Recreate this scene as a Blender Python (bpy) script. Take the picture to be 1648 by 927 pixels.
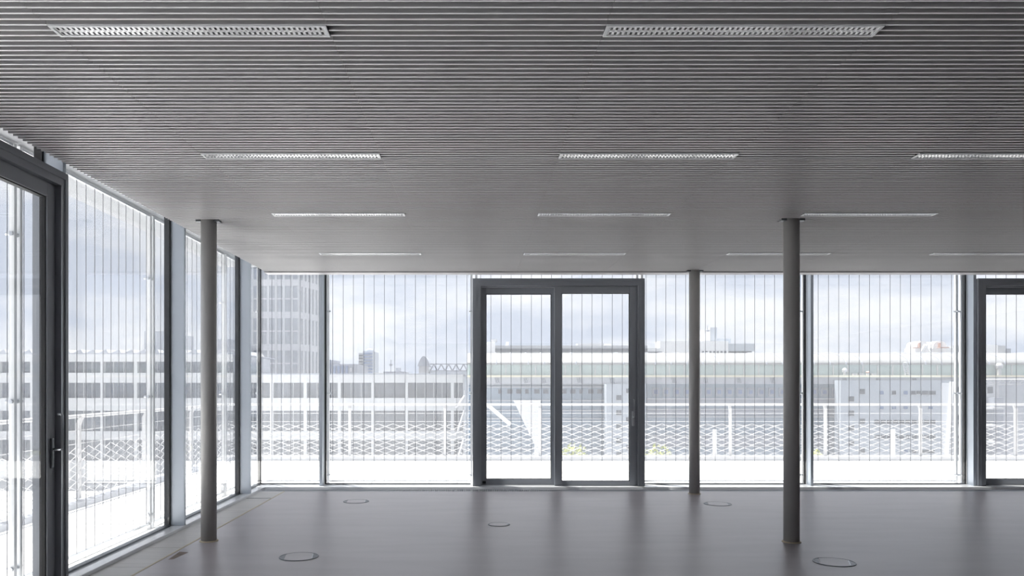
import bpy, math, random
from mathutils import Vector, Matrix
random.seed(7)
for o in list(bpy.data.objects): bpy.data.objects.remove(o, do_unlink=True)
S = bpy.context.scene
C = S.collection

# ------------------------------------------------------------------ camera, sky, sun, exposure
EYE = 1.445                      # eye height
FPX = 1236.0                     # focal length in pixels of the 1648 wide frame
cd = bpy.data.cameras.new('camera'); cam = bpy.data.objects.new('camera', cd); C.objects.link(cam)
cam.location = (0, 0, EYE); cam.rotation_euler = (math.pi/2, 0, 0)
cd.sensor_fit = 'HORIZONTAL'; cd.sensor_width = 36; cd.lens = FPX/1648*36
cd.shift_x = 58/1648; cd.shift_y = 156.5/1648
cd.clip_start = .05; cd.clip_end = 3000
S.camera = cam
S.view_settings.view_transform = 'Standard'; S.view_settings.look = 'None'
S.view_settings.gamma = 1; S.view_settings.use_curve_mapping = False
S.view_settings.exposure = 1.12

SKY = 0.60
w = bpy.data.worlds.new('world'); S.world = w; w.use_nodes = True
nt = w.node_tree; nt.nodes.clear()
def N(t, typ, **kw):
    n = t.nodes.new(typ)
    for k, v in kw.items(): setattr(n, k, v)
    return n
tc = N(nt, 'ShaderNodeTexCoord'); mp = N(nt, 'ShaderNodeMapping'); mp.inputs['Scale'].default_value = (2.6, 2.6, 7.5)
nz = N(nt, 'ShaderNodeTexNoise'); nz.inputs['Scale'].default_value = 1.6; nz.inputs['Detail'].default_value = 7; nz.inputs['Roughness'].default_value = .55
cr = N(nt, 'ShaderNodeValToRGB'); cr.color_ramp.elements[0].position = .42; cr.color_ramp.elements[1].position = .60
cr.color_ramp.elements[0].color = (.58, .64, .77, 1); cr.color_ramp.elements[1].color = (.93, .94, .97, 1)
bg = N(nt, 'ShaderNodeBackground'); bg.inputs['Strength'].default_value = SKY
wo = N(nt, 'ShaderNodeOutputWorld')
nt.links.new(tc.outputs['Generated'], mp.inputs['Vector']); nt.links.new(mp.outputs[0], nz.inputs['Vector'])
nt.links.new(nz.outputs['Fac'], cr.inputs[0]); nt.links.new(cr.outputs[0], bg.inputs['Color']); nt.links.new(bg.outputs[0], wo.inputs['Surface'])

TO_SUN = Vector((-.19, .18, 1.0))
sl = bpy.data.lights.new('sun', 'SUN'); sl.energy = 8.5; sl.angle = math.radians(.6); sl.color = (1, .97, .92)
sun = bpy.data.objects.new('sun', sl); C.objects.link(sun); sun.location = (-20, 20, 60)
sun.rotation_euler = TO_SUN.to_track_quat('Z', 'Y').to_euler()

# ------------------------------------------------------------------ materials
def mat(name, col, rough=.6, metal=0., var=0., scale=3., stretch=(1, 1, 1), bump=0., spec=.5, emit=0.):
    m = bpy.data.materials.new(name); m.use_nodes = True; t = m.node_tree
    p = t.nodes['Principled BSDF']; p.inputs['Roughness'].default_value = rough; p.inputs['Metallic'].default_value = metal
    p.inputs['Specular IOR Level'].default_value = spec
    c = (*col, 1); p.inputs['Base Color'].default_value = c
    co = N(t, 'ShaderNodeTexCoord'); mpn = N(t, 'ShaderNodeMapping'); mpn.inputs['Scale'].default_value = stretch
    nn = N(t, 'ShaderNodeTexNoise'); nn.inputs['Scale'].default_value = scale; nn.inputs['Detail'].default_value = 5
    t.links.new(co.outputs['Object'], mpn.inputs[0]); t.links.new(mpn.outputs[0], nn.inputs['Vector'])
    v = max(var, .02)
    r = N(t, 'ShaderNodeValToRGB'); r.color_ramp.elements[0].position = .3; r.color_ramp.elements[1].position = .7
    r.color_ramp.elements[0].color = (*[x*(1-v) for x in col], 1); r.color_ramp.elements[1].color = (*[min(1, x*(1+v)) for x in col], 1)
    t.links.new(nn.outputs['Fac'], r.inputs[0]); t.links.new(r.outputs[0], p.inputs['Base Color'])
    if bump:
        b = N(t, 'ShaderNodeBump'); b.inputs['Strength'].default_value = bump; b.inputs['Distance'].default_value = .01
        t.links.new(nn.outputs['Fac'], b.inputs['Height']); t.links.new(b.outputs[0], p.inputs['Normal'])
    if emit:
        p.inputs['Emission Color'].default_value = c; p.inputs['Emission Strength'].default_value = emit
    return m

def glass_mat(name, tint):
    m = bpy.data.materials.new(name); m.use_nodes = True; t = m.node_tree; t.nodes.clear()
    tr = N(t, 'ShaderNodeBsdfTransparent'); tr.inputs[0].default_value = (*tint, 1)
    gl = N(t, 'ShaderNodeBsdfGlossy'); gl.inputs['Roughness'].default_value = .01
    fr = N(t, 'ShaderNodeFresnel'); ge = N(t, 'ShaderNodeNewGeometry')
    io = N(t, 'ShaderNodeMapRange'); io.inputs['To Min'].default_value = 1.5; io.inputs['To Max'].default_value = 1/1.5   # thin pane: same reflectance from both sides
    t.links.new(ge.outputs['Backfacing'], io.inputs[0]); t.links.new(io.outputs[0], fr.inputs[0])
    mx = N(t, 'ShaderNodeMixShader'); ou = N(t, 'ShaderNodeOutputMaterial')
    t.links.new(fr.outputs[0], mx.inputs[0]); t.links.new(tr.outputs[0], mx.inputs[1]); t.links.new(gl.outputs[0], mx.inputs[2])
    t.links.new(mx.outputs[0], ou.inputs[0]); return m

def scrim_mat(name, cover):
    m = bpy.data.materials.new(name); m.use_nodes = True; t = m.node_tree; t.nodes.clear()
    tr = N(t, 'ShaderNodeBsdfTransparent')
    df = N(t, 'ShaderNodeBsdfDiffuse'); df.inputs[0].default_value = (.62, .63, .66, 1)
    tl = N(t, 'ShaderNodeBsdfTranslucent'); tl.inputs[0].default_value = (.62, .63, .66, 1)
    m1 = N(t, 'ShaderNodeMixShader'); m1.inputs[0].default_value = .5
    co = N(t, 'ShaderNodeTexCoord'); wv = N(t, 'ShaderNodeTexWave', wave_type='BANDS', bands_direction='Z'); wv.inputs['Scale'].default_value = 24; wv.inputs['Distortion'].default_value = .3
    mr = N(t, 'ShaderNodeMapRange'); mr.inputs['To Min'].default_value = cover-.012; mr.inputs['To Max'].default_value = cover+.012
    m2 = N(t, 'ShaderNodeMixShader'); ou = N(t, 'ShaderNodeOutputMaterial')
    t.links.new(co.outputs['Object'], wv.inputs['Vector']); t.links.new(wv.outputs['Fac'], mr.inputs[0]); t.links.new(mr.outputs[0], m2.inputs[0])
    t.links.new(df.outputs[0], m1.inputs[1]); t.links.new(tl.outputs[0], m1.inputs[2])
    t.links.new(tr.outputs[0], m2.inputs[1]); t.links.new(m1.outputs[0], m2.inputs[2]); t.links.new(m2.outputs[0], ou.inputs[0]); return m

M = {}
M['floor'] = mat('grey resin floor', (.41, .375, .385), .35, var=.07, scale=2.2, stretch=(.5, 2.2, 1), bump=.015, spec=.9)
M['panel'] = mat('pale raised floor panel', (.55, .53, .51), .45, var=.08, scale=2, stretch=(1, 12, 1))
M['seal'] = mat('yellowish joint strip', (.55, .47, .33), .6)
M['stain'] = mat('brown adhesive stain', (.20, .15, .12), .7, var=.3, scale=20)
M['slat'] = mat('grey painted metal slat', (.42, .41, .42), .40, var=.03, scale=2)
M['slatlit'] = mat('lit slat edge', (.90, .89, .90), .35, var=.02, scale=2)
M['back'] = mat('ceiling void lining', (.12, .12, .125), .8)
M['concrete'] = mat('dark wall plaster', (.09, .09, .095), .8, var=.06, scale=2)  # kept dark so the unseen walls bounce little light
M['sill'] = mat('glossy white sill', (.85, .86, .88), .14, spec=.9)
M['rail'] = mat('light grey railing paint', (.50, .50, .51), .45)
M['soffit'] = mat('grey roof soffit', (.30, .31, .33), .7)
M['white'] = mat('white powder coat', (.82, .83, .85), .35)
M['alu'] = mat('silver anodised aluminium', (.55, .60, .67), .35, .3)
M['frame'] = mat('slate grey door frame', (.27, .285, .315), .36)
M['black'] = mat('black rubber gasket', (.012, .012, .015), .55)
M['steel'] = mat('brushed steel', (.62, .64, .67), .28, .9)
M['dsteel'] = mat('dark steel', (.13, .14, .15), .35, .6)
M['column'] = mat('warm grey painted steel column', (.40, .39, .385), .36, var=.04, scale=6)
M['louvre'] = mat('white louvre metal', (.90, .90, .91), .22, .45)
M['glass'] = glass_mat('clear window glass', (.955, .965, .97))
M['scrim'] = scrim_mat('fine white metal mesh', .33)
M['cable'] = mat('steel cable', (.22, .22, .245), .5, .2)
M['paver'] = mat('pale concrete paver', (.80, .79, .77), .8, var=.05, scale=4)
M['joint'] = mat('dark joint bed', (.20, .20, .20), .9)
M['gravel'] = mat('pale gravel bed', (.70, .70, .71), .9, var=.25, scale=40)
M['bounce'] = mat('white bounce surface', (.85, .85, .84), .9, var=.08, scale=8)
M['bwhite'] = mat('white building render', (.47, .48, .50), .8, var=.04, scale=.3)
M['bgrey'] = mat('pale grey building cladding', (.40, .42, .46), .7, var=.05, scale=.3)
M['bblue'] = mat('pale blue grey cladding and shade', (.44, .48, .53), .6, var=.04, scale=.3)
M['bdark'] = mat('slate cladding', (.27, .29, .34), .6, var=.06, scale=.3)
M['bglass'] = mat('building window glass', (.07, .08, .10), .25, var=.25, scale=.5)
M['bglassblue'] = mat('bluish window glass', (.16, .22, .36), .25, var=.2, scale=.5)
M['bglassveil'] = mat('veiled tower glass', (.27, .29, .33), .25, var=.15, scale=.5)  # glass lightened to paint in the mesh veil before the tower
M['vault'] = mat('weathered white roof sheet', (.20, .205, .21), .6, var=.05, scale=.4)
M['bfront'] = mat('blue grey curtain wall', (.22, .28, .35), .4, var=.08, scale=.4)
M['bcanopy'] = mat('bright white panel', (.78, .78, .79), .7)
M['green'] = mat('greenish glazing strip', (.34, .42, .43), .35, var=.08, scale=.6)
M['yellow'] = mat('pale yellow ledge', (.72, .68, .52), .6)
M['orange'] = mat('faded orange steel', (.50, .33, .27), .6)
M['asphalt'] = mat('city ground', (.20, .20, .21), .9, var=.15, scale=.08)
M['leaf'] = mat('yellow green leaves', (.42, .46, .12), .7, var=.3, scale=6)
M['tube'] = mat('fluorescent tube glass', (.95, .95, .93), .4)

# ------------------------------------------------------------------ helpers
class MB:
    def __init__(s): s.v = []; s.f = []
    def box(s, x0, x1, y0, y1, z0, z1):
        b = len(s.v)
        s.v += [(x0,y0,z0),(x1,y0,z0),(x1,y1,z0),(x0,y1,z0),(x0,y0,z1),(x1,y0,z1),(x1,y1,z1),(x0,y1,z1)]
        s.f += [tuple(b+i for i in q) for q in ((3,2,1,0),(4,5,6,7),(0,1,5,4),(1,2,6,5),(2,3,7,6),(3,0,4,7))]
        return s
    def tube(s, pts, r, n=8, cap=True):
        pts = [Vector(p) for p in pts]; rings = []
        for i, p in enumerate(pts):
            d = (pts[min(i+1, len(pts)-1)] - pts[max(i-1, 0)]).normalized()
            u = d.cross(Vector((0,0,1)));
            if u.length < 1e-3: u = d.cross(Vector((1,0,0)))
            u.normalize(); v = u.cross(d); b = len(s.v); rings.append(b)
            rr = r[i] if isinstance(r, (list, tuple)) else r
            for k in range(n):
                a = 2*math.pi*k/n; s.v.append(tuple(p + (u*math.cos(a) + v*math.sin(a))*rr))
        for i in range(len(rings)-1):
            a, b = rings[i], rings[i+1]
            for k in range(n): s.f.append((a+k, b+k, b+(k+1) % n, a+(k+1) % n))
        if cap:
            s.f.append(tuple(rings[0]+k for k in range(n))); s.f.append(tuple(rings[-1]+k for k in reversed(range(n))))
        return s
    def lathe(s, prof, n=40, c=(0, 0)):      # prof: list of (r,z)
        rings = []
        for r, z in prof:
            b = len(s.v); rings.append(b)
            for k in range(n):
                a = 2*math.pi*k/n; s.v.append((c[0]+r*math.cos(a), c[1]+r*math.sin(a), z))
        for a, b in zip(rings, rings[1:]):
            for k in range(n): s.f.append((a+k, a+(k+1) % n, b+(k+1) % n, b+k))
        return s
    def prism(s, poly, axis, a0, a1):        # poly of 2D points extruded along axis
        b = len(s.v); n = len(poly)
        def P(p, t): return {'x': (t, p[0], p[1]), 'y': (p[0], t, p[1]), 'z': (p[0], p[1], t)}[axis]
        s.v += [P(p, a0) for p in poly] + [P(p, a1) for p in poly]
        s.f.append(tuple(b+i for i in range(n))); s.f.append(tuple(b+n+i for i in reversed(range(n))))
        for i in range(n): s.f.append((b+i, b+n+i, b+n+(i+1) % n, b+(i+1) % n))
        return s
    def mesh(s, name, m):
        me = bpy.data.meshes.new(name); me.from_pydata(s.v, [], s.f)
        import bmesh
        bm = bmesh.new(); bm.from_mesh(me); bmesh.ops.recalc_face_normals(bm, faces=bm.faces); bm.to_mesh(me); bm.free()
        me.materials.append(M[m]); return me
    def build(s, name, m, parent=None, smooth=False, bevel=0.):
        o = bpy.data.objects.new(name, s.mesh(name, m)); C.objects.link(o); o.parent = parent
        if smooth:
            for p in o.data.polygons: p.use_smooth = len(p.vertices) == 4
        if bevel:
            b = o.modifiers.new('bevel', 'BEVEL'); b.width = bevel; b.segments = 2; b.limit_method = 'ANGLE'
        return o
def inst(name, me, parent, loc=(0,0,0)):
    o = bpy.data.objects.new(name, me); C.objects.link(o); o.parent = parent; o.location = loc; return o
def empty(name, loc=(0,0,0), rz=0.):
    o = bpy.data.objects.new(name, None); C.objects.link(o); o.location = loc; o.rotation_euler = (0,0,rz); o.empty_display_size = .1; return o
def tag(o, label, cat, group=None, kind=None):
    o['label'] = label; o['category'] = cat
    if group: o['group'] = group
    if kind: o['kind'] = kind
    return o
def copy_tree(o, parent=None):
    c = o.copy(); C.objects.link(c); c.parent = parent
    for ch in list(o.children): copy_tree(ch, c)
    return c
def bx(x, Y): return (x-766)*Y/FPX
def bz(y, Y): return EYE-(y-620)*Y/FPX

# ------------------------------------------------------------------ layout constants
CEIL = 2.97
GX, GY = -3.09, 10.99          # glass planes: side glazing, back glazing
XL, YB = -2.94, 10.82          # inner faces of the mullion fins
XR, YN = 11.6, -6.0            # far right wall, wall behind the camera
SLAB = 3.14
OH = .23                       # roof overhang beyond the glass

# ------------------------------------------------------------------ floor
floor = MB().box(-2.60, XR, YN, 10.45, -.12, 0).build('floor', 'floor')
tag(floor, 'smooth grey resin floor with soft reflections', 'floor', kind='structure')
yb = [YN, -4.2, -2.5, -.8, .9, 2.6, 3.35, 4.1, 4.85, 5.6, 6.1, 6.83, 7.8, 8.84, 9.81, 10.45]
for a, b in zip(yb, yb[1:]):
    MB().box(-2.94, -2.618, a+.004, b-.004, -.12, 0).build('floor_panel', 'panel', floor)
MB().box(-2.617, -2.601, YN, 10.45, -.12, .002).build('joint_strip', 'seal', floor)
MB().prism([(-2.55, 6.367), (-2.513, 6.379), (-2.487, 6.639), (-2.572, 6.664)], 'z', 0, .0015).build('floor_stain', 'stain', floor)
MB().box(-2.93, -2.62, 9.80, 9.822, 0, .003).build('panel_gap_trim', 'dsteel', floor)
# floor convector grille along the back glazing
gr = empty('floor_grille', (0, 10.56, 0)); tag(gr, 'slotted metal convector grille in the floor along the back glazing', 'grille', kind='structure'); gr.name = 'trim_1'
t = MB().box(-2.94, XR, -.11, .11, -.12, -.05); t.build('grille_trough', 'black', gr)
t = MB()
x = -2.90
while x < 9.4: t.box(x, x+.011, -.10, .10, -.03, 0); x += .025
o = t.build('grille_bars', 'steel', gr); o['kind'] = 'stuff'
MB().box(-2.94, XR, -.11, -.10, -.05, .002).build('grille_edge', 'white', gr)
MB().box(-2.94, XR, .10, .11, -.05, .002).build('grille_edge', 'white', gr)

# ------------------------------------------------------------------ sills
s1 = MB().box(GX-.10, XL, YN, GY+.10, -.12, .03).build('trim_2', 'sill', bevel=.004); tag(s1, 'white metal sill at the foot of the side glazing', 'sill', kind='structure')
s2 = MB().box(XL, 9.47, 10.67, GY+.10, -.12, .03).build('trim_3', 'sill', bevel=.004); tag(s2, 'white metal sill at the foot of the back glazing', 'sill', kind='structure')

# ------------------------------------------------------------------ roof slab, ceiling, far walls
roof = MB().box(GX-.62, XR+.2, YN-.2, GY+OH, SLAB+.03, SLAB+.45).build('roof_slab', 'soffit'); tag(roof, 'grey roof slab overhanging the glazing', 'roof', kind='structure')
wr = MB().box(XR, XR+.2, YN-.2, GY+.1, -.12, SLAB+.03).build('wall_right', 'concrete'); tag(wr, 'plain grey wall closing the far side of the hall', 'wall', kind='structure')
wn = MB().box(GX-.1, XR, YN-.2, YN, -.12, SLAB+.03).build('wall_near', 'concrete'); tag(wn, 'plain grey wall behind the viewer', 'wall', kind='structure')

ceil = MB().box(-2.84, XR, YN, 10.50, 3.05, 3.13).build('ceiling', 'back')
tag(ceil, 'grey ceiling of narrow metal slats running parallel to the back glazing', 'ceiling', kind='structure')
MB().box(-2.84, XR, 10.30, 10.50, 2.955, 3.05).build('edge_panel', 'slat', ceil)
COLS = [(-2.48, 7.13), (2.913, 7.09), (2.913, 10.24)]
LROW = [3.30, 5.10, 6.85, 8.90]
S0, SP = -1.815, 1.1825
bounds = [-2.83] + [S0+SP*k for k in range(0, 12)]; bounds[-1] = min(bounds[-1], XR-.01)
LAMPS = []                                      # (segment start, row)
for r, ks in zip(LROW, ((0, 2), (0, 2, 4), (0, 2, 4, 6), (0, 2, 4, 6))):
    for k in ks: LAMPS.append((S0+SP*k, r))
segs = []
k0 = int(round(YN/.05))+1
for k in range(k0, int(10.28/.05)+1):
    y = k*.05
    for a, b in zip(bounds, bounds[1:]):
        if any(abs(a-lx) < .01 and abs(y-ly) < .04 for lx, ly in LAMPS): continue
        spans = [(a+.0008, b-.0008)]
        for cx, cy in COLS:
            if abs(y-cy) < .075:
                ns = []
                for p, q in spans:
                    if q <= cx-.11 or p >= cx+.11: ns.append((p, q))
                    else:
                        if p < cx-.11: ns.append((p, cx-.11))
                        if q > cx+.11: ns.append((cx+.11, q))
                spans = ns
        for p, q in spans: segs.append((p, q, y))
def shown(s):
    p, q, y = s
    if y < 3.04: return 0
    u0 = max(0, 766+p*FPX/y); u1 = min(1648, 766+q*FPX/y)
    return max(0, u1-u0)*.05*1.525*FPX/(y*y)
segs.sort(key=shown, reverse=True)
def lit_edge(me):                                # grey slat, lower edge coloured near-white to stand for light on it
    me.materials.append(M['slatlit'])
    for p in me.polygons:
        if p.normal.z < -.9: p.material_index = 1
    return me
slat_meshes = {}
for p, q, y in segs[:300]:
    L = round(q-p, 3)
    if L not in slat_meshes: slat_meshes[L] = lit_edge(MB().box(0, L, -.006, .006, 0, .075).mesh('slat', 'slat'))
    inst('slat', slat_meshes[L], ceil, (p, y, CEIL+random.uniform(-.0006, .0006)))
t = MB()
for p, q, y in segs[300:]: t.box(p, q, y-.006, y+.006, CEIL, CEIL+.075)
o = t.build('slats', 'slat', ceil); o['kind'] = 'stuff'; lit_edge(o.data)

# ------------------------------------------------------------------ strip lights
def make_lamp():
    L, W = SP-.006, .104
    r = empty('strip_light'); h = W/2
    f = MB().box(0, L, -h, -h+.013, 0, .006).box(0, L, h-.013, h, 0, .006).box(0, .013, -h+.013, h-.013, 0, .006).box(L-.013, L, -h+.013, h-.013, 0, .006)
    f.build('frame', 'white', r)
    e = .0425
    MB().box(.004, L-.004, -e, e, .066, .070).box(.004, L-.004, -e, -e+.002, .006, .066).box(.004, L-.004, e-.002, e, .006, .066).box(.004, .008, -e, e, .006, .066).box(L-.008, L-.004, -e, e, .006, .066).build('housing', 'dsteel', r)
    lv = MB().prism([(-.009, .003), (.009, .003), (.002, .028), (-.002, .028)], 'x', .013, L-.013)
    n = 51
    for i in range(0, n+1):
        x = .016+(L-.032)*i/n
        lv.prism([(x-.0058, .003), (x+.0058, .003), (x+.001, .028), (x-.001, .028)], 'y', -e+.002, e-.002)
    lv.prism([(-e+.002, .003), (-e+.008, .003), (-e+.003, .028), (-e+.002, .028)], 'x', .013, L-.013).prism([(e-.002, .003), (e-.008, .003), (e-.003, .028), (e-.002, .028)], 'x', .013, L-.013)
    lv.build('louvre', 'louvre', r)
    MB().tube([(.03, 0, .047), (L-.03, 0, .047)], .008, 10).build('tube', 'tube', r)
    return r
proto = make_lamp()
rowlab = {3: 'row next to the back glazing', 2: 'second row from the back glazing',
          1: 'third row from the back glazing', 0: 'fourth row from the back glazing'}
ordlab = ['first', 'second', 'third', 'fourth']
for i, (lx, ly) in enumerate(LAMPS):
    o = proto if i == 0 else copy_tree(proto)
    o.location = (lx+.003, ly, CEIL-.0065)
    ri = LROW.index(ly); ci = int(round((lx-S0)/(2*SP)))
    tag(o, f'{ordlab[ci]} strip light from the side glazing, {rowlab[ri]}', 'ceiling light', 'strip lights in the slat ceiling')

# ------------------------------------------------------------------ columns
def column(x, y, label):
    r = empty('column', (x, y, 0)); tag(r, label, 'column', 'round steel columns')
    MB().lathe([(.001, .0), (.071, .0), (.071, CEIL+.06), (.001, CEIL+.06)], 48).build('shaft', 'column', r, smooth=True)
    MB().lathe([(.071, .0), (.086, .0), (.084, .006), (.071, .008)], 48).build('base_ring', 'seal', r, smooth=True)
    MB().box(-.108, -.06, -.045, .03, CEIL-.012, CEIL+.06).build('head_bracket', 'dsteel', r)
    MB().box(.06, .108, -.045, .03, CEIL-.012, CEIL+.06).build('head_bracket', 'dsteel', r)
column(*COLS[0], 'round grey column standing close to the side glazing, on the floor joint')
column(*COLS[1], 'round grey column standing free in the hall beside a floor box')
column(*COLS[2], 'round grey column standing right by the back glazing and sliding door')

# ------------------------------------------------------------------ floor boxes
def floor_box(x, y, r_, rz, label, small=False):
    r = empty('floor_box', (x, y, 0), rz); tag(r, label, 'floor box', 'round floor boxes')
    MB().lathe([(r_-.012, .0), (r_, .0), (r_-.001, .004), (r_-.010, .005), (r_-.012, .001)], 48).build('ring', 'dsteel', r, smooth=True)
    ri = r_-.013; n = 24
    c = ri*(.72 if not small else .80)
    def chord(x0, x1, nn=14):
        top = []; bot = []
        for i in range(nn+1):
            xx = x0+(x1-x0)*i/nn; h = math.sqrt(max(0, ri*ri-xx*xx)); top.append((xx, h)); bot.append((xx, -h))
        pts = bot + top[::-1]; out = []
        for p in pts:
            if not out or (Vector(p)-Vector(out[-1])).length > 1e-5: out.append(p)
        return out
    MB().prism(chord(-c if not small else -ri, c), 'z', 0, .004).build('lid', 'floor', r)
    o = MB().prism(chord(c+.006, ri), 'z', 0, .003).build('cable_outlet', 'dsteel', r)
    if not small: MB().prism(chord(-ri, -c-.006), 'z', 0, .003).build('cable_outlet', 'dsteel', r)
    MB().box(c+.001, c+.006, -ri*.6, ri*.6, 0, .005).build('lid_edge', 'steel', r)
    if small: MB().box(c-.004, c+.02, -.015, .015, .003, .008).build('latch', 'white', r)
floor_box(-1.492, 6.47, .165, .15, 'round floor box with grey cable outlets, nearest to the column by the side glazing')
floor_box(.239, 7.97, .115, 0, 'smallest round floor box with dark rim and bright latch', True)
floor_box(-1.49, 9.55, .16, .1, 'round floor box before the fixed window between side glazing and sliding door')
floor_box(2.943, 9.35, .165, -.2, 'round floor box just in front of the column by the back glazing')
floor_box(2.925, 6.27, .165, -.35, 'round floor box with dark rim in front of the free standing column')

# ------------------------------------------------------------------ glazing
TOP = SLAB+.03
def fin(parent, side, p):
    """mullion fin standing on the glass line at position p"""
    if side == 'L':
        MB().box(GX+.01, XL, p-.02, p+.02, .03, TOP).build('mullion', 'alu', parent, bevel=.003)
        MB().box(GX-.045, GX+.012, p-.045, p-.021, .03, TOP).build('gasket', 'black', parent)
        MB().box(GX-.045, GX+.012, p+.021, p+.035, .03, TOP).build('gasket', 'black', parent)
    else:
        MB().box(p-.02, p+.02, YB, GY-.01, .03, TOP).build('mullion', 'alu', parent, bevel=.003)
        s = 1 if p < 0 else -1
        MB().box(min(p+s*.021, p+s*.045), max(p+s*.021, p+s*.045), GY-.012, GY+.045, .03, TOP).build('gasket', 'black', parent)
def window(n, side, a, b, label, fin_at=None):
    if side == 'L':
        r = empty(f'window_{n}', (0, 0, 0)); tag(r, label, 'window', kind='structure')
        MB().box(GX-.012, GX+.008, a, b, .03, TOP).build('pane', 'glass', r)
        MB().box(GX-.03, GX+.025, a, b, .03, .045).build('bottom_gasket', 'dsteel', r)
    else:
        r = empty(f'window_{n}', (0, 0, 0)); tag(r, label, 'window', kind='structure')
        MB().box(a, b, GY-.008, GY+.012, .03, TOP).build('pane', 'glass', r)
        MB().box(a, b, GY-.025, GY+.03, .03, .045).build('bottom_gasket', 'dsteel', r)
    if fin_at is not None: fin(r, side, fin_at)
    return r
LM = [10.03, 7.765, 5.49, 3.09, .80, -1.47, -3.74]
window(1, 'L', LM[0]+.036, GY-.012, 'narrow side window between the corner and the first mullion fin', LM[0])
window(2, 'L', LM[1]+.036, LM[0]-.046, 'tall side window behind the column near the corner', LM[1])
window(3, 'L', LM[2]+.036, LM[1]-.046, 'tall side window next to the side sliding door', LM[2])
window(4, 'L', LM[4]+.036, LM[3]-.046, 'side window on the near side of the side sliding door', LM[3])
window(5, 'L', LM[5]+.036, LM[4]-.046, 'side window beside the viewer', LM[4])
window(6, 'L', YN, LM[5]-.046, 'side window behind the viewer', LM[5])
wc = window(7, 'B', GX+.012, -2.186-.021, 'narrow back window beside the glass corner', None)
MB().box(GX-.03, GX+.012, GY-.012, GY+.03, .03, TOP).build('corner_gasket', 'black', wc)
window(8, 'B', -2.186+.046, -.075, 'back window between the corner bay and the sliding door', -2.186)
window(9, 'B', 2.40, 4.737-.046, 'back window behind the column beside the sliding door', None)
window(10, 'B', 4.757, 7.03-.046, 'back window between the two sliding doors', 4.737)
wb = MB().box(9.47, XR, 10.70, GY+.15, -.12, TOP).build('wall_added', 'concrete'); tag(wb, 'unseen solid grey wall added beyond the second sliding door to cut light', 'wall', kind='structure')  # unseen wall put in place of glazing to dim the far side
wm = empty('window_11', (7.03, GY, 0)); tag(wm, 'mullion post beside the second sliding door', 'mullion', kind='structure')
o_ = len(bpy.data.objects); fin(wm, 'B', 7.03)
for c_ in wm.children: c_.matrix_parent_inverse = Matrix.Translation((-7.03, -GY, 0))
wm.name = 'trim_4'

def door(n, loc, rz, label, Ht=2.945, W=2.415, handle='high'):
    """sliding door, local: x along the wall, -y into the room; y=0 the room face of the outer frame"""
    r = empty(f'door_{n}', loc, rz); tag(r, label, 'door', kind='structure')
    j = .126; D = .19
    f = MB().box(0, j-.02, .0, D, .0, Ht).box(W-j+.03, W, .0, D, 0, Ht).box(j-.02, W-j+.03, 0, D, Ht-.10, Ht)
    f.box(j-.02, j, .045, D, .0, Ht-.10).box(W-j+.01, W-j+.03, .045, D, 0, Ht-.10).box(j, W-j+.01, .045, D, Ht-.118, Ht-.10)
    f.box(.035, .05, -.008, 0, 0, Ht-.035).box(W-.05, W-.035, -.008, 0, 0, Ht-.035).box(.05, W-.05, -.008, 0, Ht-.05, Ht-.035)
    f.box(0, W, .03, D, -.03, .02)
    f.build('outer_frame', 'frame', r)
    MB().box(j-.024, j-.018, .02, .045, .02, Ht-.1).build('brush_seal', 'steel', r)
    MB().box(W-j+.030, W-j+.036, -.004, .0, .02, Ht-.1).build('brush_seal', 'steel', r)
    def sash(x0, x1, y0, y1, z0, z1, l, rr, bt, tp):
        e = empty('sash', (0, 0, 0)); e.parent = r
        MB().box(x0, x0+l, y0, y1, z0, z1).build('stile', 'frame', e, bevel=.003)
        MB().box(x1-rr, x1, y0, y1, z0, z1).build('stile', 'frame', e, bevel=.003)
        MB().box(x0+l, x1-rr, y0, y1, z0, z0+bt).build('bottom_rail', 'frame', e, bevel=.003)
        MB().box(x0+l, x1-rr, y0, y1, z1-tp, z1).build('top_rail', 'frame', e, bevel=.003)
        yc = (y0+y1)/2
        MB().box(x0+l, x1-rr, yc-.008, yc+.008, z0+bt, z1-tp).build('pane', 'glass', e)
        g = .008
        MB().box(x0+l, x0+l+g, yc-.02, yc+.02, z0+bt, z1-tp).box(x1-rr-g, x1-rr, yc-.02, yc+.02, z0+bt, z1-tp).box(x0+l, x1-rr, yc-.02, yc+.02, z1-tp-g, z1-tp).box(x0+l, x1-rr, yc-.02, yc+.02, z0+bt, z0+bt+g).build('gasket', 'black', e)
        return e
    Hs = Ht-.108
    sash(j-.002, 1.165, .125, .18, .02, Hs, .064, .05, .09, .095)
    e = sash(1.152, W-j+.012, .035, .10, .015, Hs-.004, .10, .09, .075, .09)
    xh = W-j+.012-.045
    hb = MB().box(xh-.017, xh+.017, .020, .036, .87, 1.08).build('handle_plate', 'steel' if handle == 'high' else 'dsteel', r, bevel=.006)
    MB().tube([(xh, .025, 1.0), (xh, -.035, 1.0), (xh, -.042, 1.01), (xh, -.042, 1.235), (xh, -.035, 1.245), (xh, -.01, 1.245)], .009, 8).build('handle_lever', 'steel', r, smooth=True)
    MB().box(j+.01, j+.06, .11, .126, .05, .085).build('stop_buffer', 'black', r, bevel=.004)
    return r
door(1, (-.045, 10.775, .0), 0, 'dark grey two-leaf sliding glass door in the middle of the back glazing')
door(2, (7.05, 10.775, .0), 0, 'dark grey sliding glass door beyond the free standing column, at the far end of the back glazing')
door(3, (-2.905, 3.115, .0), math.pi/2, 'dark grey sliding glass door in the side glazing', W=2.36, handle='low')

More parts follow.
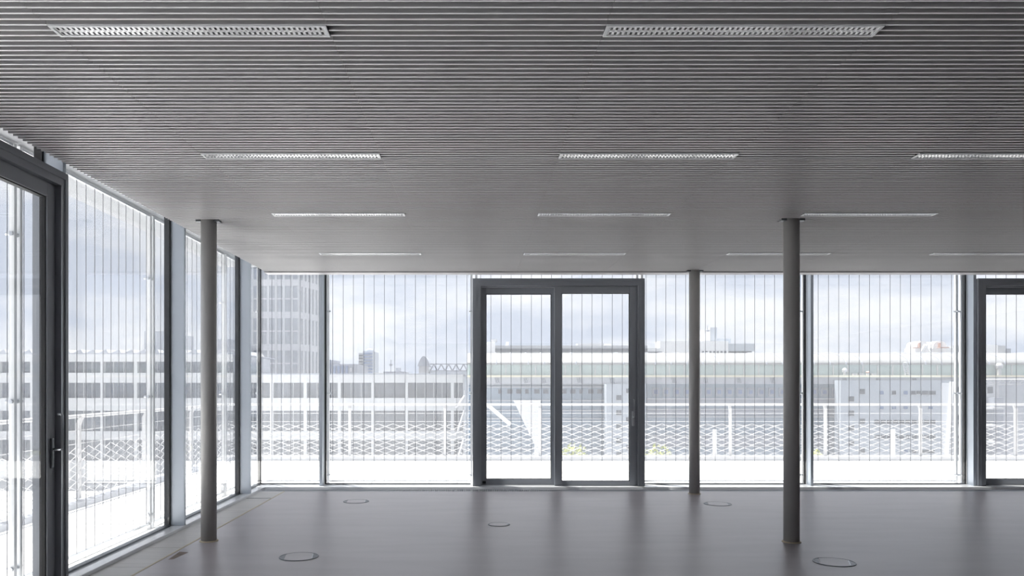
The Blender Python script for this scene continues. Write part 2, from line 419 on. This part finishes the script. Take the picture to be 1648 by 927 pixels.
# ------------------------------------------------------------------ mesh screens outside the glass
MXP, MYP = GX-.20, GY+.20
def screen(side, a, b, label, posts=(True, True)):
    r = empty('mesh_screen', (MXP, (a+b)/2, 0) if side == 'L' else ((a+b)/2, MYP, 0), math.pi/2 if side == 'L' else 0)
    tag(r, label, 'mesh screen', 'fine metal mesh screens outside the glazing')
    h = (b-a)/2; zt = 3.16; zb = .06
    fb = MB(); fb.v = [(-h+.07, 0, zb), (h-.07, 0, zb), (h-.07, 0, zt), (-h+.07, 0, zt)]; fb.f = [(0, 1, 2, 3)]
    fb.build('mesh_fabric', 'scrim', r)
    MB().box(-h+.05, h-.05, -.012, .012, zb-.018, zb).build('bottom_rail', 'steel', r)
    MB().box(-h+.05, h-.05, -.012, .012, zt-.02, zt).build('top_rail', 'steel', r)
    n = max(2, int(round((2*h-.2)/.146))); cm = MB().tube([(0, 0, zb), (0, 0, zt)], .0032, 6).mesh('cable', 'cable')
    xs = [-h+.10+(2*h-.20)*i/n for i in range(n+1)]
    for x in xs: inst('cable', cm, r, (x, 0, 0))
    for s, on in zip((-1, 1), posts):
        if not on: continue
        px = s*(h-.035)
        g = MB().box(px-.016, px+.016, -.02, .02, 0.0, zt).build('guide_post', 'white', r)
        for z in (.14, 1.33, 2.52):
            MB().tube([(px-.032, 0, z), (px+.032, 0, z)], .016, 8).tube([(px, -.05 if side == 'B' else .05, z), (px, 0, z)], .012, 8).build('clamp', 'steel', g)
    return r
screen('L', LM[0], GY+.12, 'mesh screen outside the narrow side window at the corner')
screen('L', LM[1], LM[0], 'mesh screen outside the side window behind the column')
screen('L', LM[2], LM[1], 'mesh screen outside the side window next to the side sliding door')
screen('L', LM[3], LM[2], 'mesh screen outside the side sliding door')
screen('L', LM[4], LM[3], 'mesh screen outside the side window on the near side of the side door')
screen('L', LM[6], LM[4], 'mesh screen outside the side windows beside the viewer')
screen('B', GX-.12, -2.186, 'mesh screen outside the narrow back window at the corner')
screen('B', -2.186, -.03, 'mesh screen outside the back window between corner bay and sliding door')
screen('B', -.03, 2.38, 'mesh screen outside the sliding door in the middle of the back glazing')
screen('B', 2.38, 4.737, 'mesh screen outside the back window behind the column')
screen('B', 4.737, 7.03, 'mesh screen outside the back window between the two sliding doors')
screen('B', 7.03, 9.46, 'mesh screen outside the second sliding door')

# ------------------------------------------------------------------ terrace
TX, TY = -4.80, 14.90
ter = MB().prism([(TX-.15, YN), (GX-.10, YN), (GX-.10, GY+.10), (13, GY+.10), (13, TY+.2), (TX-.15, TY+.2)], 'z', -.35, -.03).build('terrace', 'joint')
tag(ter, 'pale paved roof terrace outside the glazing', 'terrace', kind='structure')
MB().box(TX+.12, -4.11, YN, TY-.16, -.03, -.004).box(-4.11, GX-.11, YN, .99, -.03, -.004).build('gravel_strip', 'gravel', ter)
MB().box(-4.10, 13, 14.63, TY-.16, -.03, -.004).build('gravel_strip', 'gravel', ter)
def pavers(x0, x1, y0, y1, px, py):
    nx = max(1, int(round((x1-x0)/px))); ny = max(1, int(round((y1-y0)/py))); ax = (x1-x0)/nx; ay = (y1-y0)/ny
    me = MB().box(.005, ax-.005, .005, ay-.005, -.03, 0).mesh('paver', 'paver')
    for i in range(nx):
        for k in range(ny): inst('paver', me, ter, (x0+ax*i, y0+ay*k, random.uniform(-.002, .002)))
pavers(-4.10, 12.9, GY+.11, 14.62, .42, .88)
pavers(-4.10, GX-.11, 1.0, GY+.10, .5, .8)
kb = MB().box(TX-.12, 13, TY-.16, TY+.12, -.03, .075).build('kerb', 'bwhite'); tag(kb, 'pale concrete kerb under the back terrace railing', 'kerb', kind='structure')
kl = MB().box(TX-.12, TX+.12, YN, TY-.16, -.03, .06).build('kerb', 'bgrey'); tag(kl, 'grey concrete kerb under the side terrace railing', 'kerb', kind='structure')

def railing(loc, rz, L, p0, label):
    r = empty('railing', loc, rz); tag(r, label, 'railing')
    MB().tube([(0, 0, 1.07), (L, 0, 1.07)], .022, 8).build('handrail', 'rail', r, smooth=True)
    pm = MB().prism([(-.022, 0), (.022, 0), (.022, .93), (.06, 1.04), (.035, 1.062), (-.022, .95)], 'x', -.014, .014).mesh('post', 'rail')
    x = p0
    while x < L: inst('post', pm, r, (x, -.02, .07)).scale = (1.7, 1, .96); x += 1.843
    for z in (.74, .90): MB().tube([(0, 0, z), (L, 0, z)], .004, 5).build('wire', 'rail', r)
    t = MB(); pit = .29; amp = .026
    nrow = 12; n = int(L/(pit/2))
    for k in range(nrow):
        zc = .10+k*2*amp
        pts = [(i*pit/2, .004*(-1)**k, zc+(amp if (i+k) % 2 else -amp)) for i in range(n+1)]
        t.tube(pts, .0055, 4)
    o = t.build('net', 'rail', r); o['kind'] = 'stuff'
railing((TX, TY, 0), 0, 17.7, 2.353, 'white railing with diamond wire net along the back edge of the terrace')
railing((TX, TY-.16, 0), -math.pi/2, 20.5, 1.74, 'white railing with diamond wire net along the side edge of the terrace')
# short white bollard posts by the kerb
for px, lab in ((1150, 'short white upright post by the back railing, before the column by the back glazing'), (1437, 'short white upright post by the back railing, outside the window between the sliding doors')):
    o = MB().box(-.03, .03, -.03, .03, 0, .52).box(-.045, .045, -.045, .045, 0, .02).build('post', 'white', bevel=.005); o.location = (bx(px, TY-.1), TY-.1, .075); tag(o, lab, 'post'); o.name = 'terrace_post'

# ------------------------------------------------------------------ the city beyond
GZ = -18.0
g = MB().box(-900, 900, TY+4, 1800, GZ-1, GZ).box(-900, TX-4, -300, TY+4, GZ-1, GZ).build('ground', 'asphalt'); tag(g, 'grey city ground far below the terrace', 'ground', kind='structure')

lr = MB().box(-70, TX-1.5, -60, 80, GZ, -9.6).box(-70, TX-1.5, -60, -59.5, -9.6, -9.1).box(TX-2, TX-1.5, -60, 80, -9.6, -9.2).build('bounce_slab', 'bounce'); tag(lr, 'added pale flat slab below the side terrace that bounces sunlight indoors', 'roof', kind='structure')  # added white surface, throws sunlight up to the ceiling by the side glazing

def box_px(x0, x1, y0, y1, Y, D, mb=None, zb=None):
    mb = mb or MB()
    return mb.box(bx(x0, Y), bx(x1, Y), Y, Y+D, bz(y1, Y) if zb is None else zb, bz(y0, Y))

# white office block with ribbon windows
Y = 88.
def office(name, label, x0, x1, rows, roof_y, pil):
    r = empty(name, (0, 0, GZ)); tag(r, label, 'building')
    def B(mb, nm, m, par=r):
        o = mb.build(nm, m, par); o.location.z = -GZ; return o
    B(box_px(x0, x1, roof_y+1, 0, Y+.9, 16, zb=GZ), 'body', 'bgrey')
    ys = [roof_y] + [v for rw in rows for v in rw]
    bands = [(roof_y, rows[0][0])] + [(rows[i][1], rows[i+1][0]) for i in range(len(rows)-1)]
    for a, b in bands: B(box_px(x0, x1, a, b, Y, .9), 'spandrel', 'bwhite')
    B(MB().box(bx(x0, Y), bx(x1, Y), Y, Y+.9, GZ, bz(rows[-1][1], Y)), 'plinth', 'bwhite')
    B(box_px(x0-1, x1+3, roof_y-2, roof_y, Y-.4, 18), 'roof_edge', 'bdark')
    ed = [x0] + pil + [x1]
    for a, b in rows:
        for p in pil: B(box_px(p-2.5, p+2.5, a, b, Y, .9), 'pillar', 'bwhite')
        for p, q in zip(ed, ed[1:]):
            l = p+2.5 if p in pil else p; h = q-2.5 if q in pil else q
            w_ = B(box_px(l, h, a, b, Y+.5, .2), 'window', 'bglass')
            n = max(2, int((h-l)/13))
            t = MB()
            for i in range(1, n): c = l+(h-l)*i/n; box_px(c-.35, c+.35, a, b, Y+.42, .08, t)
            if n > 1:
                o = t.build('glazing_bar', 'bwhite', w_)
    return r
rows = [(616, 640.5), (661, 694), (708, 741)]
of = office('office_building', 'white office block with three ribbon window rows beyond the back terrace', 380, 745, rows, 603, [437, 491, 546, 600, 654, 728])
off2 = office('office_building', 'taller office wing with ribbon windows seen through the side glazing', -220, 375, [(582, 600)]+rows, 570, [-165, -111, -57, -3, 51, 105, 164, 218, 272, 326])
for i in range(28):
    c = bx(-215+i*21, Y); o = MB().prism([(c, bz(568, Y)), (c+1.4, bz(568, Y)), (c+1.1, bz(561, Y))], 'y', Y+2, Y+14).build('roof_light', 'bwhite', off2); o.location.z = -GZ
o = box_px(232, 262, 533, 568, Y+4, 10).build('roof_house', 'bgrey'); tag(o, 'plain grey roof house on top of the taller office wing', 'roof house')
o = box_px(350, 369, 546, 568, Y+4, 8).build('roof_house', 'bdark'); tag(o, 'small dark roof house at the end of the taller office wing', 'roof house')
# white fire stair at the end of the office
st = empty('fire_stair', (bx(740, 86), 86, GZ)); tag(st, 'white steel fire stair beside the end of the ribbon window office block', 'stair')
def SB(mb, nm, m, par): o = mb.build(nm, m, par); o.matrix_parent_inverse = Matrix.Translation(-par.location); return o
SB(box_px(746.5, 748.5, 628, 745, 86, .2, zb=GZ), 'post', 'bwhite', st)
for (a, b) in (((735, 657), (748, 637)), ((735, 700), (748, 660)), ((737, 740), (747, 705))):
    SB(MB().tube([(bx(a[0], 86), 86, bz(a[1], 86)), (bx(b[0], 86), 86, bz(b[1], 86))], .16, 4), 'flight', 'bwhite', st)

# tall tower at the corner
Y = 120.
tw = empty('office_tower', (0, 0, GZ)); tag(tw, 'tall white office tower rising behind the low office block', 'building')
def TB(mb, nm, m, par=None):
    o = mb.build(nm, m, par or tw); o.matrix_parent_inverse = Matrix.Translation(-tw.location) if par is None else Matrix.Identity(4); return o
TX0, TX1 = bx(380, Y), bx(481, Y)
ang = math.radians(40); ln = 8.8
ex, ey = TX1+ln*math.cos(math.radians(75)), Y+ln*math.sin(math.radians(75))
TB(MB().prism([(TX0, Y+.3), (TX1-.3, Y+.3), (ex-.3, ey), (TX0, ey)], 'z', GZ, 44), 'body', 'bgrey')
fl = 52.0/FPX*Y; z0 = bz(616, Y)
k = -2
def side_pt(s, off=0.): return (TX1+s*ln*math.cos(math.radians(75))+off*.88, Y+s*ln*math.sin(math.radians(75))-off*.47)
while z0+k*fl < 42:
    zb = z0+k*fl
    TB(MB().box(TX0, TX1, Y, Y+.3, zb, zb+fl*.2), 'spandrel', 'bwhite')
    a, b = side_pt(0), side_pt(1); c, d = side_pt(1, -.3), side_pt(0, -.3)
    TB(MB().prism([a, b, c, d], 'z', zb, zb+fl*.2), 'spandrel', 'bwhite')
    for i in range(8):
        xa = TX0+(TX1-TX0)*i/8; xb = TX0+(TX1-TX0)*(i+1)/8
        p = TB(MB().box(xa+.25, xb-.1, Y+.15, Y+.29, zb+fl*.2, zb+fl), 'window', 'bglassveil')
        TB(MB().box(xa-.1, xa+.25, Y, Y+.3, zb+fl*.2, zb+fl), 'pillar', 'bwhite')
    TB(MB().box(TX0, TX1, Y+.02, Y+.28, zb+fl*.58, zb+fl*.62), 'transom', 'bwhite')
    for i in range(7):
        s0, s1 = i/7, i/7+.075
        TB(MB().prism([side_pt(s0), side_pt(s1), side_pt(s1, -.3), side_pt(s0, -.3)], 'z', zb+fl*.2, zb+fl), 'pillar', 'bwhite')
        TB(MB().prism([side_pt(s1, -.12), side_pt(i/7+1/7, -.12), side_pt(i/7+1/7, -.25), side_pt(s1, -.25)], 'z', zb+fl*.2, zb+fl), 'window', 'bglassveil')
    k += 1

# distant skyline between tower and door
def far(name, label, parts, cat='building'):
    m0 = parts[0]; r = empty(name, (bx((m0[0]+m0[1])/2, m0[4]), m0[4], GZ)); tag(r, label, cat)
    for i, (x0, x1, y0, y1, Y_, D, nm, m) in enumerate(parts):
        SB(box_px(x0, x1, y0, y1, Y_, D, zb=(GZ if y1 is None else None)), nm, m, r)
    return r
far('apartment_block', 'low dark grey slab block on the skyline beside the pale high-rise', [(534, 575, 586, None, 300, 30, 'body', 'bdark')] + [(536+k*6.6, 540+k*6.6, 589, 602, 299, 1, 'window', 'bglassblue') for k in range(4)] + [(527, 533, 579, None, 305, 20, 'stair_tower', 'bdark'), (563, 566, 592, 598, 299, 1, 'sign', 'bwhite')])
hr = far('high_rise', 'pale grey high-rise with stepped top on the skyline', [(584, 600, 565, None, 420, 25, 'body', 'bblue'), (577, 585, 568, None, 422, 25, 'wing', 'bwhite')] + [(577.5, 584, 571+5*k, 573+5*k, 421, 1, 'window', 'bglass') for k in range(6)] + [(585, 599, 568+5*k, 570.5+5*k, 419, 1, 'window', 'bglassblue') for k in range(7)])
SB(MB().lathe([(2.2, bz(565, 420)), (2.0, bz(561.5, 420)), (1, bz(560, 420)), (.1, bz(559.6, 420))], 20, (bx(592, 420), 428)), 'roof_drum', 'bblue', hr)
far('telecom_mast', 'thin mast on a low dark roof on the skyline', [(628.4, 629.6, 579, 600, 260, .25, 'mast', 'bdark'), (626.5, 631.5, 586, 588.5, 260, .6, 'platform', 'bdark'), (617, 650, 598, None, 260, 20, 'building', 'bdark'), (637, 643, 592, 598, 262, 6, 'roof_house', 'bgrey'), (602, 617, 600.5, None, 262, 15, 'annex', 'yellow')], 'mast')
ar = empty('arch_roof', (bx(682, 180), 180, GZ)); tag(ar, 'grey parabolic arch roof end with a long lattice girder behind it', 'roof')
pts = [(bx(672+20*i/12, 180), bz(589-16*(1-((i-6)/6.)**2), 180)) for i in range(13)]
SB(MB().prism(pts, 'y', 180, 200), 'arch', 'bdark', ar)
SB(box_px(674, 690, 589, 604, 183, 14, zb=GZ), 'hall', 'bwhite', ar)
SB(box_px(692, 775, 585.2, 586.6, 182, 1.0), 'girder_chord', 'bdark', ar); SB(box_px(692, 775, 596, 597.4, 182, 1.0), 'girder_chord', 'bdark', ar)
for i in range(14):
    a = 692+i*6; p, q = (586, 597) if i % 2 else (597, 586)
    SB(MB().tube([(bx(a, 182), 182.5, bz(p, 182)), (bx(a+6, 182), 182.5, bz(q, 182))], .14, 4), 'girder_brace', 'bdark', ar)
SB(box_px(692, 790, 597.4, 0, 184, 16, zb=GZ), 'shed', 'bblue', ar)

# long hall with the vaulted roof
Y = 70.
hall = empty('vaulted_hall', (bx(760, Y), Y, GZ)); tag(hall, 'long hall with white ribbed barrel roof over a green glazed strip', 'building')
HX0, HX1 = bx(752, Y), bx(1900, Y)
zs = {k: bz(k, Y) for k in (571, 587, 604, 607, 618, 742)}
SB(MB().box(HX0, HX1, Y+1.2, Y+22, GZ, zs[618]), 'body', 'bblue', hall)
prof = [(Y-.1, zs[587])] + [(Y+5*(1-math.cos(math.pi/2*i/10)), zs[587]+(zs[571]-zs[587]+.35)*math.sin(math.pi/2*i/10)) for i in range(11)] + [(Y+22, zs[571]), (Y+22, zs[587])]
SB(MB().prism(prof[1:], 'x', HX0, HX1), 'vault', 'vault', hall)
ribpts = [(0, Y+5*(1-math.cos(math.pi/2*i/10)), zs[587]+(zs[571]-zs[587]+.35)*math.sin(math.pi/2*i/10)) for i in range(11)]
rm = MB().tube(ribpts, .07, 5).mesh('vault_rib', 'bdark')
for i in range(int((HX1-HX0)/1.45)):
    if i % 9 in (7, 8): continue
    o = inst('vault_rib', rm, hall, (HX0+1.2+i*1.45, 0, 0)); o.matrix_parent_inverse = Matrix.Translation(-hall.location)
SB(MB().box(HX0, HX1, Y+.25, Y+22, zs[604], zs[587]), 'glazed_strip', 'green', hall)
gm = MB().box(-.04, .04, Y+.18, Y+.25, zs[604], zs[587]).mesh('glazing_bar', 'bwhite')
for i in range(48):
    o = inst('glazing_bar', gm, hall, (HX0+.8+i*1.36, 0, 0)); o.matrix_parent_inverse = Matrix.Translation(-hall.location)
SB(MB().box(HX0, HX1, Y-.5, Y+22, zs[607], zs[604]), 'ledge', 'yellow', hall)
SB(MB().box(HX0, HX1, Y-.2, Y+22, zs[618], zs[607]), 'fascia', 'bgrey', hall)
for px in (800, 846, 875, 932, 985, 1084, 1135, 1188, 1242, 1358, 1412, 1470):
    for d in (-2.4, 0, 2.4): SB(MB().tube([(bx(px+d-1, Y), Y-.25, zs[607]-.08), (bx(px+d+1, Y), Y-.25, zs[618]+.1)], .05, 4), 'bracket', 'bdark', hall)
def fac(x0, x1, y0, y1, m, nm='window', D=.15, yo=1.2): SB(box_px(x0, x1, y0, y1, Y+yo-D, D), nm, m, hall)
# dark glazed front, floor edges
fac(754, 980, 620, 742, 'bfront', 'front_glazing', .12)
fac(1042, 1352, 618, 742, 'bfront', 'front_glazing', .12)
for y in (622, 644, 660, 673, 690, 706, 722): fac(752, 980, y, y+1.6, 'bwhite', 'floor_edge', .35)
for y in (641, 658, 670, 684, 700, 718): fac(1042, 1352, y, y+1.6, 'bwhite', 'floor_edge', .35)
for i in range(12): fac(802+i*14.5, 802+i*14.5+(8 if i % 3 else 5), 626.5, 633.5, 'bglass', D=.22)
fac(1042, 1352, 642, 650, 'bdark', 'dark_band', .2); fac(1042, 1352, 660, 668, 'bdark', 'dark_band', .2); fac(1042, 1352, 702, 717, 'bdark', 'dark_band', .2)  # dark grey bands across the glazed front
for i in range(18): fac(1050+i*17, 1061+i*17, 624, 638, 'bdark', 'window', .22); fac(1053+i*17, 1058.5+i*17, 627.5, 634, 'bglassblue', 'pane', .3)
# white sloping canopy wall
cw = empty('canopy_wall', (bx(850, 58), 58, GZ)); tag(cw, 'white wedge shaped wall with a sloping edge in front of the vaulted hall', 'wall')
SB(MB().prism([(bx(x_, 58), bz(y_, 58)) for x_, y_ in ((827, 645), (870, 645), (869, 745), (861, 745), (861, 716))], 'y', 58, 58.6), 'panel', 'bcanopy', cw)
SB(MB().box(bx(861, 58), bx(869, 58), 58, 58.6, GZ, bz(745, 58)), 'pier', 'bcanopy', cw)
SB(MB().tube([(bx(785, 58), 58.5, bz(652, 58)), (bx(822, 58), 58.5, bz(684, 58))], .14, 4), 'strut', 'bcanopy', cw)
# lift tower and pale office front
Y2 = 68.2
def tower(name, label, x0, x1, y0, m, wins, D=1.2):
    r = empty(name, (bx((x0+x1)/2, Y2), Y2, GZ)); tag(r, label, 'building')
    SB(box_px(x0, x1, y0, 0, Y2, D, zb=GZ), 'body', m, r)
    for (a, b, c, d, mm) in wins:
        w_ = SB(box_px(a, b, c, d, Y2-.06, .1), 'window', mm, r)
        SB(box_px(a-.4, b+.4, d, d+.7, Y2-.12, .14), 'sill', 'bwhite', r)
    return r
tower('stair_tower', 'pale stair tower with two columns of square windows in front of the vaulted hall', 976, 1040, 618, 'bblue',
      [(992, 1000, y-4, y+4, 'bglass') for y in (640, 664, 686, 709, 732)] + [(1008, 1015, y-3.5, y+3.5, 'bglass') for y in (629, 675, 720)])
wl = [(1366, 1374.5, y-4, y+4, 'bglass') for y in (642, 665, 689, 713, 736)] + [(1384.5, 1392, y-4, y+4, 'bglass') for y in (630, 678, 725)]
wl += [(x-3, x+3, 629, 635, 'bglassblue' if x in (1419, 1458) else 'bglass') for x in (1419, 1439, 1458)] + [(1467, 1474, 629, 635, 'bglass'), (1475.5, 1482, 629, 634, 'bglass'), (1484, 1494, 629, 635, 'bglass'), (1496, 1506, 629, 635, 'bglass')]
wl += [(x-3, x+3, 654, 658.5, 'bglassblue') for x in (1419, 1439, 1458, 1498)]
for y in (676, 700): wl += [(1408+i*10.0, 1415.5+i*10.0, y, y+6, 'bglass') for i in range(10)]
wl += [(1456, 1461, 724, 729, 'bglassblue'), (1468, 1475, 724, 729, 'bglass'), (1478, 1504, 724, 729, 'bglass')]
tower('office_building', 'pale blue office front with scattered square windows in front of the vaulted hall', 1353, 1531, 612, 'bblue', wl)
# building at the right with sloped white edge
Y3 = 52.
rb = empty('apartment_building', (bx(1560, Y3), Y3, GZ)); tag(rb, 'white building with a sloping end wall and balconies beyond the second sliding door', 'building')
SB(MB().prism([(bx(1535, Y3), bz(614, Y3)), (bx(1608, Y3), bz(614, Y3)), (bx(1608, Y3), GZ), (bx(1480, Y3), GZ), (bx(1526, Y3), bz(745, Y3))], 'y', Y3, Y3+.5), 'end_wall', 'bwhite', rb)
SB(MB().prism([(bx(1546, Y3+.5), Y3+.5), (bx(1620, Y3+.5), Y3+.5), (bx(1620, Y3+9), Y3+9), (bx(1556, Y3+9), Y3+9)], 'z', GZ, bz(616, Y3)), 'wing', 'bgrey', rb)
SB(box_px(1600, 1800, 616, 0, Y3+1.0, 6, zb=GZ), 'wall', 'bgrey', rb)
SB(box_px(1600, 1615, 640, 0, Y3-.8, 3, zb=GZ), 'balcony_shaft', 'bdark', rb)
for y in (657, 685, 712, 738): SB(box_px(1600, 1617, y-1.5, y+2, Y3-1.4, 2), 'balcony', 'bwhite', rb)
for a, b in ((1539, 1545), (1546.5, 1553), (1590, 1598)): SB(box_px(a, b, 622.5, 633, Y3-.06, .1), 'window', 'bglass', rb)
for y in (668, 700, 721):
    SB(box_px(1539, 1553, y, y+17, Y3-.06, .1), 'window', 'bglass', rb); SB(box_px(1545.4, 1546.6, y, y+17, Y3-.12, .06), 'window_bar', 'bwhite', rb); SB(box_px(1539, 1553, y+8, y+9, Y3-.12, .06), 'window_bar', 'bwhite', rb)
for y in (611, 618.5): SB(MB().tube([(bx(1530, Y3), Y3-1, bz(y, Y3)), (bx(1800, Y3), Y3-1, bz(y, Y3))], .05, 4), 'truss_chord', 'bwhite', rb)
for i in range(30):
    a = 1532+i*9; p, q = (611, 618.5) if i % 2 else (618.5, 611)
    SB(MB().tube([(bx(a, Y3), Y3-1, bz(p, Y3)), (bx(a+9, Y3), Y3-1, bz(q, Y3))], .04, 4), 'truss_brace', 'bwhite', rb)

# things on the hall roof (they stand behind the vault crest; whites raised to paint them sunlit)
Y = 84.
def roofthing(name, label, parts, cat='roof house'):
    a = parts[0]; r = empty(name, (bx((a[0]+a[1])/2, a[4]), a[4], bz(571, 70))); tag(r, label, cat)
    for (x0, x1, y0, y1, Y_, D, nm, m) in parts: SB(box_px(x0, x1, y0, y1, Y_, D), nm, m, r)
    return r
roofthing('roof_house', 'long low roof house with a dark window band behind the middle sliding door view',
    [(796, 1042, 556, 576, Y, 2.2, 'body', 'bwhite'), (783, 797, 550, 578, Y-1, 2.2, 'end_block', 'bcanopy'), (797, 1042, 561, 566.5, Y-.15, .2, 'window_band', 'bglass'),
     (790, 800, 546, 550, Y, 1, 'railing', 'bwhite'), (815, 819, 550, 556, Y+1, 2, 'vent', 'bcanopy'), (930, 972, 552.5, 556, Y+1, 2, 'plant_box', 'bwhite'), (974, 984, 553.5, 556, Y+1, 2, 'vent', 'bcanopy')])
roofthing('roof_house', 'stepped white roof house with a small tower, beside the column by the back glazing',
    [(1062, 1172, 549, 578, Y+2, 2.2, 'body', 'bcanopy'), (1040, 1062, 560, 578, Y+2, 2.2, 'wing', 'bcanopy'), (1127, 1143, 531, 549, Y+3, 2.2, 'tower', 'bcanopy'), (1143, 1154, 527, 549, Y+3.5, 2.2, 'tower', 'bblue'),  # bluish parts carry the shade of the right side in their colour
     (1154, 1176, 545, 552, Y+4, 3, 'step', 'bblue'), (1172, 1214, 553, 565, Y+2.5, 2.2, 'end_block', 'bblue'), (1174, 1210, 565, 577, Y+3, 2.2, 'window_band', 'bglass'), (1040, 1066, 566, 568.5, Y+1.8, .2, 'window_band', 'bglass')] +
    [(1130+6*k, 1133+6*k, 565, 571, Y+1.9, .15, 'window', 'bglass') for k in range(7)] + [(1137, 1142, 531.5, 533.5, Y+2.9, .15, 'lamp', 'bdark'), (1138.3, 1139, 524, 531, Y+3, .1, 'aerial', 'bdark')])
pl = roofthing('roof_plant', 'white roof plant with two rounded housings and orange rails on the vaulted hall',
    [(1473, 1535, 560, 578, Y+2, 2.2, 'base', 'bcanopy'), (1470, 1482, 559, 560.2, Y+1, .5, 'rail', 'orange'), (1512, 1528, 558.5, 560, Y+1, .5, 'rail', 'orange'), (1479, 1482, 552, 559, Y+1.6, .4, 'frame', 'orange'), (1511, 1514, 552, 559, Y+1.6, .4, 'frame', 'orange'), (1474, 1481, 567, 570, Y+1.7, .3, 'vent', 'bdark')], 'roof plant')
for a, b in ((1474, 1492), (1500, 1522)):
    c = (a+b)/2; hw = (b-a)/2
    pts = [(bx(c+hw*math.cos(t_), Y+2), bz(561-12*math.sin(t_)**.6, Y+2)) for t_ in [math.pi*i/12 for i in range(13)]]
    SB(MB().prism(pts, 'y', Y+1.8, Y+4), 'housing', 'bcanopy', pl)
for a, b in (((1487, 570), (1497, 554)), ((1497, 554), (1508, 570)), ((1490, 570), (1500, 554))):
    SB(MB().tube([(bx(a[0], Y), Y+1, bz(a[1], Y)), (bx(b[0], Y), Y+1, bz(b[1], Y))], .12, 4), 'brace', 'bcanopy', pl)
roofthing('roof_house', 'small pale roof house with two vents next to the white roof plant', [(1534, 1563, 556, 578, Y+4, 2.2, 'body', 'bwhite'), (1543, 1546, 562, 566, Y+3.9, .15, 'vent', 'bdark'), (1548, 1551, 562, 566, Y+3.9, .15, 'vent', 'bdark')])
roofthing('roof_house', 'white roof house with a dark end beyond the second sliding door', [(1580, 1606, 555, 578, Y+2, 2.2, 'body', 'bcanopy'), (1606, 1618, 556, 578, Y+3, 2.2, 'side', 'bwhite'), (1618, 1627, 561, 578, Y+4, 2.2, 'annex', 'bdark')])
roofthing('roof_vent', 'small roof box with two dark vents on the vault beside the white roof plant', [(1443, 1458, 566.5, 577, Y, 2.2, 'body', 'bcanopy'), (1446, 1448, 568, 570.5, Y-.1, .15, 'vent', 'bdark'), (1454, 1457, 568, 570.5, Y-.1, .15, 'vent', 'bdark')], 'roof vent')
# small things on the ledge
Yl = 69.75
def ledge(name, label, cat, shapes):
    r = empty(name, (bx(shapes[0][0], Yl), Yl, bz(604, 70))); tag(r, label, cat)
    for sh in shapes:
        cx, y0, y1, rad, nm, m = sh
        SB(MB().lathe([(.01, bz(y1, Yl)), (rad, bz(y1, Yl)), (rad*1.1, (bz(y0, Yl)+bz(y1, Yl))/2), (rad*.8, bz(y0, Yl)-.05), (.01, bz(y0, Yl))], 14, (bx(cx, Yl), Yl)), nm, m, r)
ledge('roof_cowl', 'white bulbous vent cowl on the yellowish ledge of the vaulted hall', 'vent', [(1359.5, 592, 599, .20, 'cowl', 'bwhite'), (1359.5, 599, 604.6, .11, 'neck', 'bwhite')])
ledge('roof_cowl', 'white capped vent on the ledge beside two low boxes', 'vent', [(1396.5, 597, 600, .16, 'cap', 'orange'), (1396.5, 600, 604.6, .14, 'neck', 'bwhite')])
for a, b, lab in ((1373, 1380, 'low grey box on the ledge, first beside the white bulbous cowl'), (1383, 1391, 'low grey box on the ledge just before the capped vent'), (1404, 1411, 'low grey box on the ledge just past the capped vent')):
    r = empty('ledge_box', (bx(a, Yl), Yl, bz(604, 70))); tag(r, lab, 'box')
    SB(box_px(a, b, 601.3, 603.9, Yl, .3), 'body', 'bwhite', r); SB(box_px(a+1, b-1, 602, 604, Yl-.05, .06), 'grille', 'bdark', r)
ledge('roof_cowl', 'white conical roof cowl beyond the second sliding door', 'vent', [(1608, 584, 593, .28, 'cone', 'bwhite'), (1608, 593, 604.6, .16, 'neck', 'bwhite')])
ld = empty('roof_ladder', (bx(1458, 69.6), 69.6, bz(604, 70))); tag(ld, 'white access ladder leaning on the green glazed strip', 'ladder')
for d in (0, 6.5): SB(MB().tube([(bx(1454+d, 69.6), 69.75, bz(582, 69.6)), (bx(1457+d, 69.6), 69.55, bz(604.5, 69.6))], .05, 4), 'rail', 'bwhite', ld)
for i in range(7): SB(MB().tube([(bx(1454.3+i*.42, 69.6), 69.7, bz(584+i*2.8, 69.6)), (bx(1461+i*.42, 69.6), 69.7, bz(584+i*2.8, 69.6))], .035, 4), 'rung', 'bwhite', ld)

# young shrubs behind the railing, standing in the street court far below
def tree(px, py, Yt, rad, label):
    z = bz(py, Yt); x = bx(px, Yt)
    r = empty('tree', (x, Yt, GZ)); tag(r, label, 'tree', 'young trees beyond the terrace')
    SB(MB().tube([(x, Yt, GZ), (x+.1, Yt, (GZ+z)/2), (x, Yt, z)], [.22, .16, .06], 8), 'trunk', 'bdark', r)
    t = MB(); rnd = random.Random(px)
    for i in range(420):
        a = rnd.uniform(0, 6.283); q = rnd.random()**.4; u = rnd.uniform(-1, 1); s = math.sqrt(1-u*u)
        c = Vector((x+rad*q*s*math.cos(a), Yt+rad*q*s*math.sin(a), z-rad*.9+rad*1.5*q*u)); d = Vector((rnd.gauss(0,1), rnd.gauss(0,1), rnd.gauss(0,1))).normalized()
        e = d.orthogonal().normalized()*.16; f = d.cross(e)*1.0; b = len(t.v)
        t.v += [tuple(c-e), tuple(c+f*.5), tuple(c+e), tuple(c-f*.5)]; t.f.append((b, b+1, b+2, b+3))
    o = SB(t, 'foliage', 'leaf', r); o['kind'] = 'stuff'
tree(925, 728, 45, 1.0, 'small yellow green tree top seen below the sliding door view of the railing')
tree(1058, 730, 45, 1.0, 'small yellow green tree top between the sliding door and the column by it')
tree(1308, 736, 45, .9, 'small yellow green tree top by the mullion behind the free standing column')
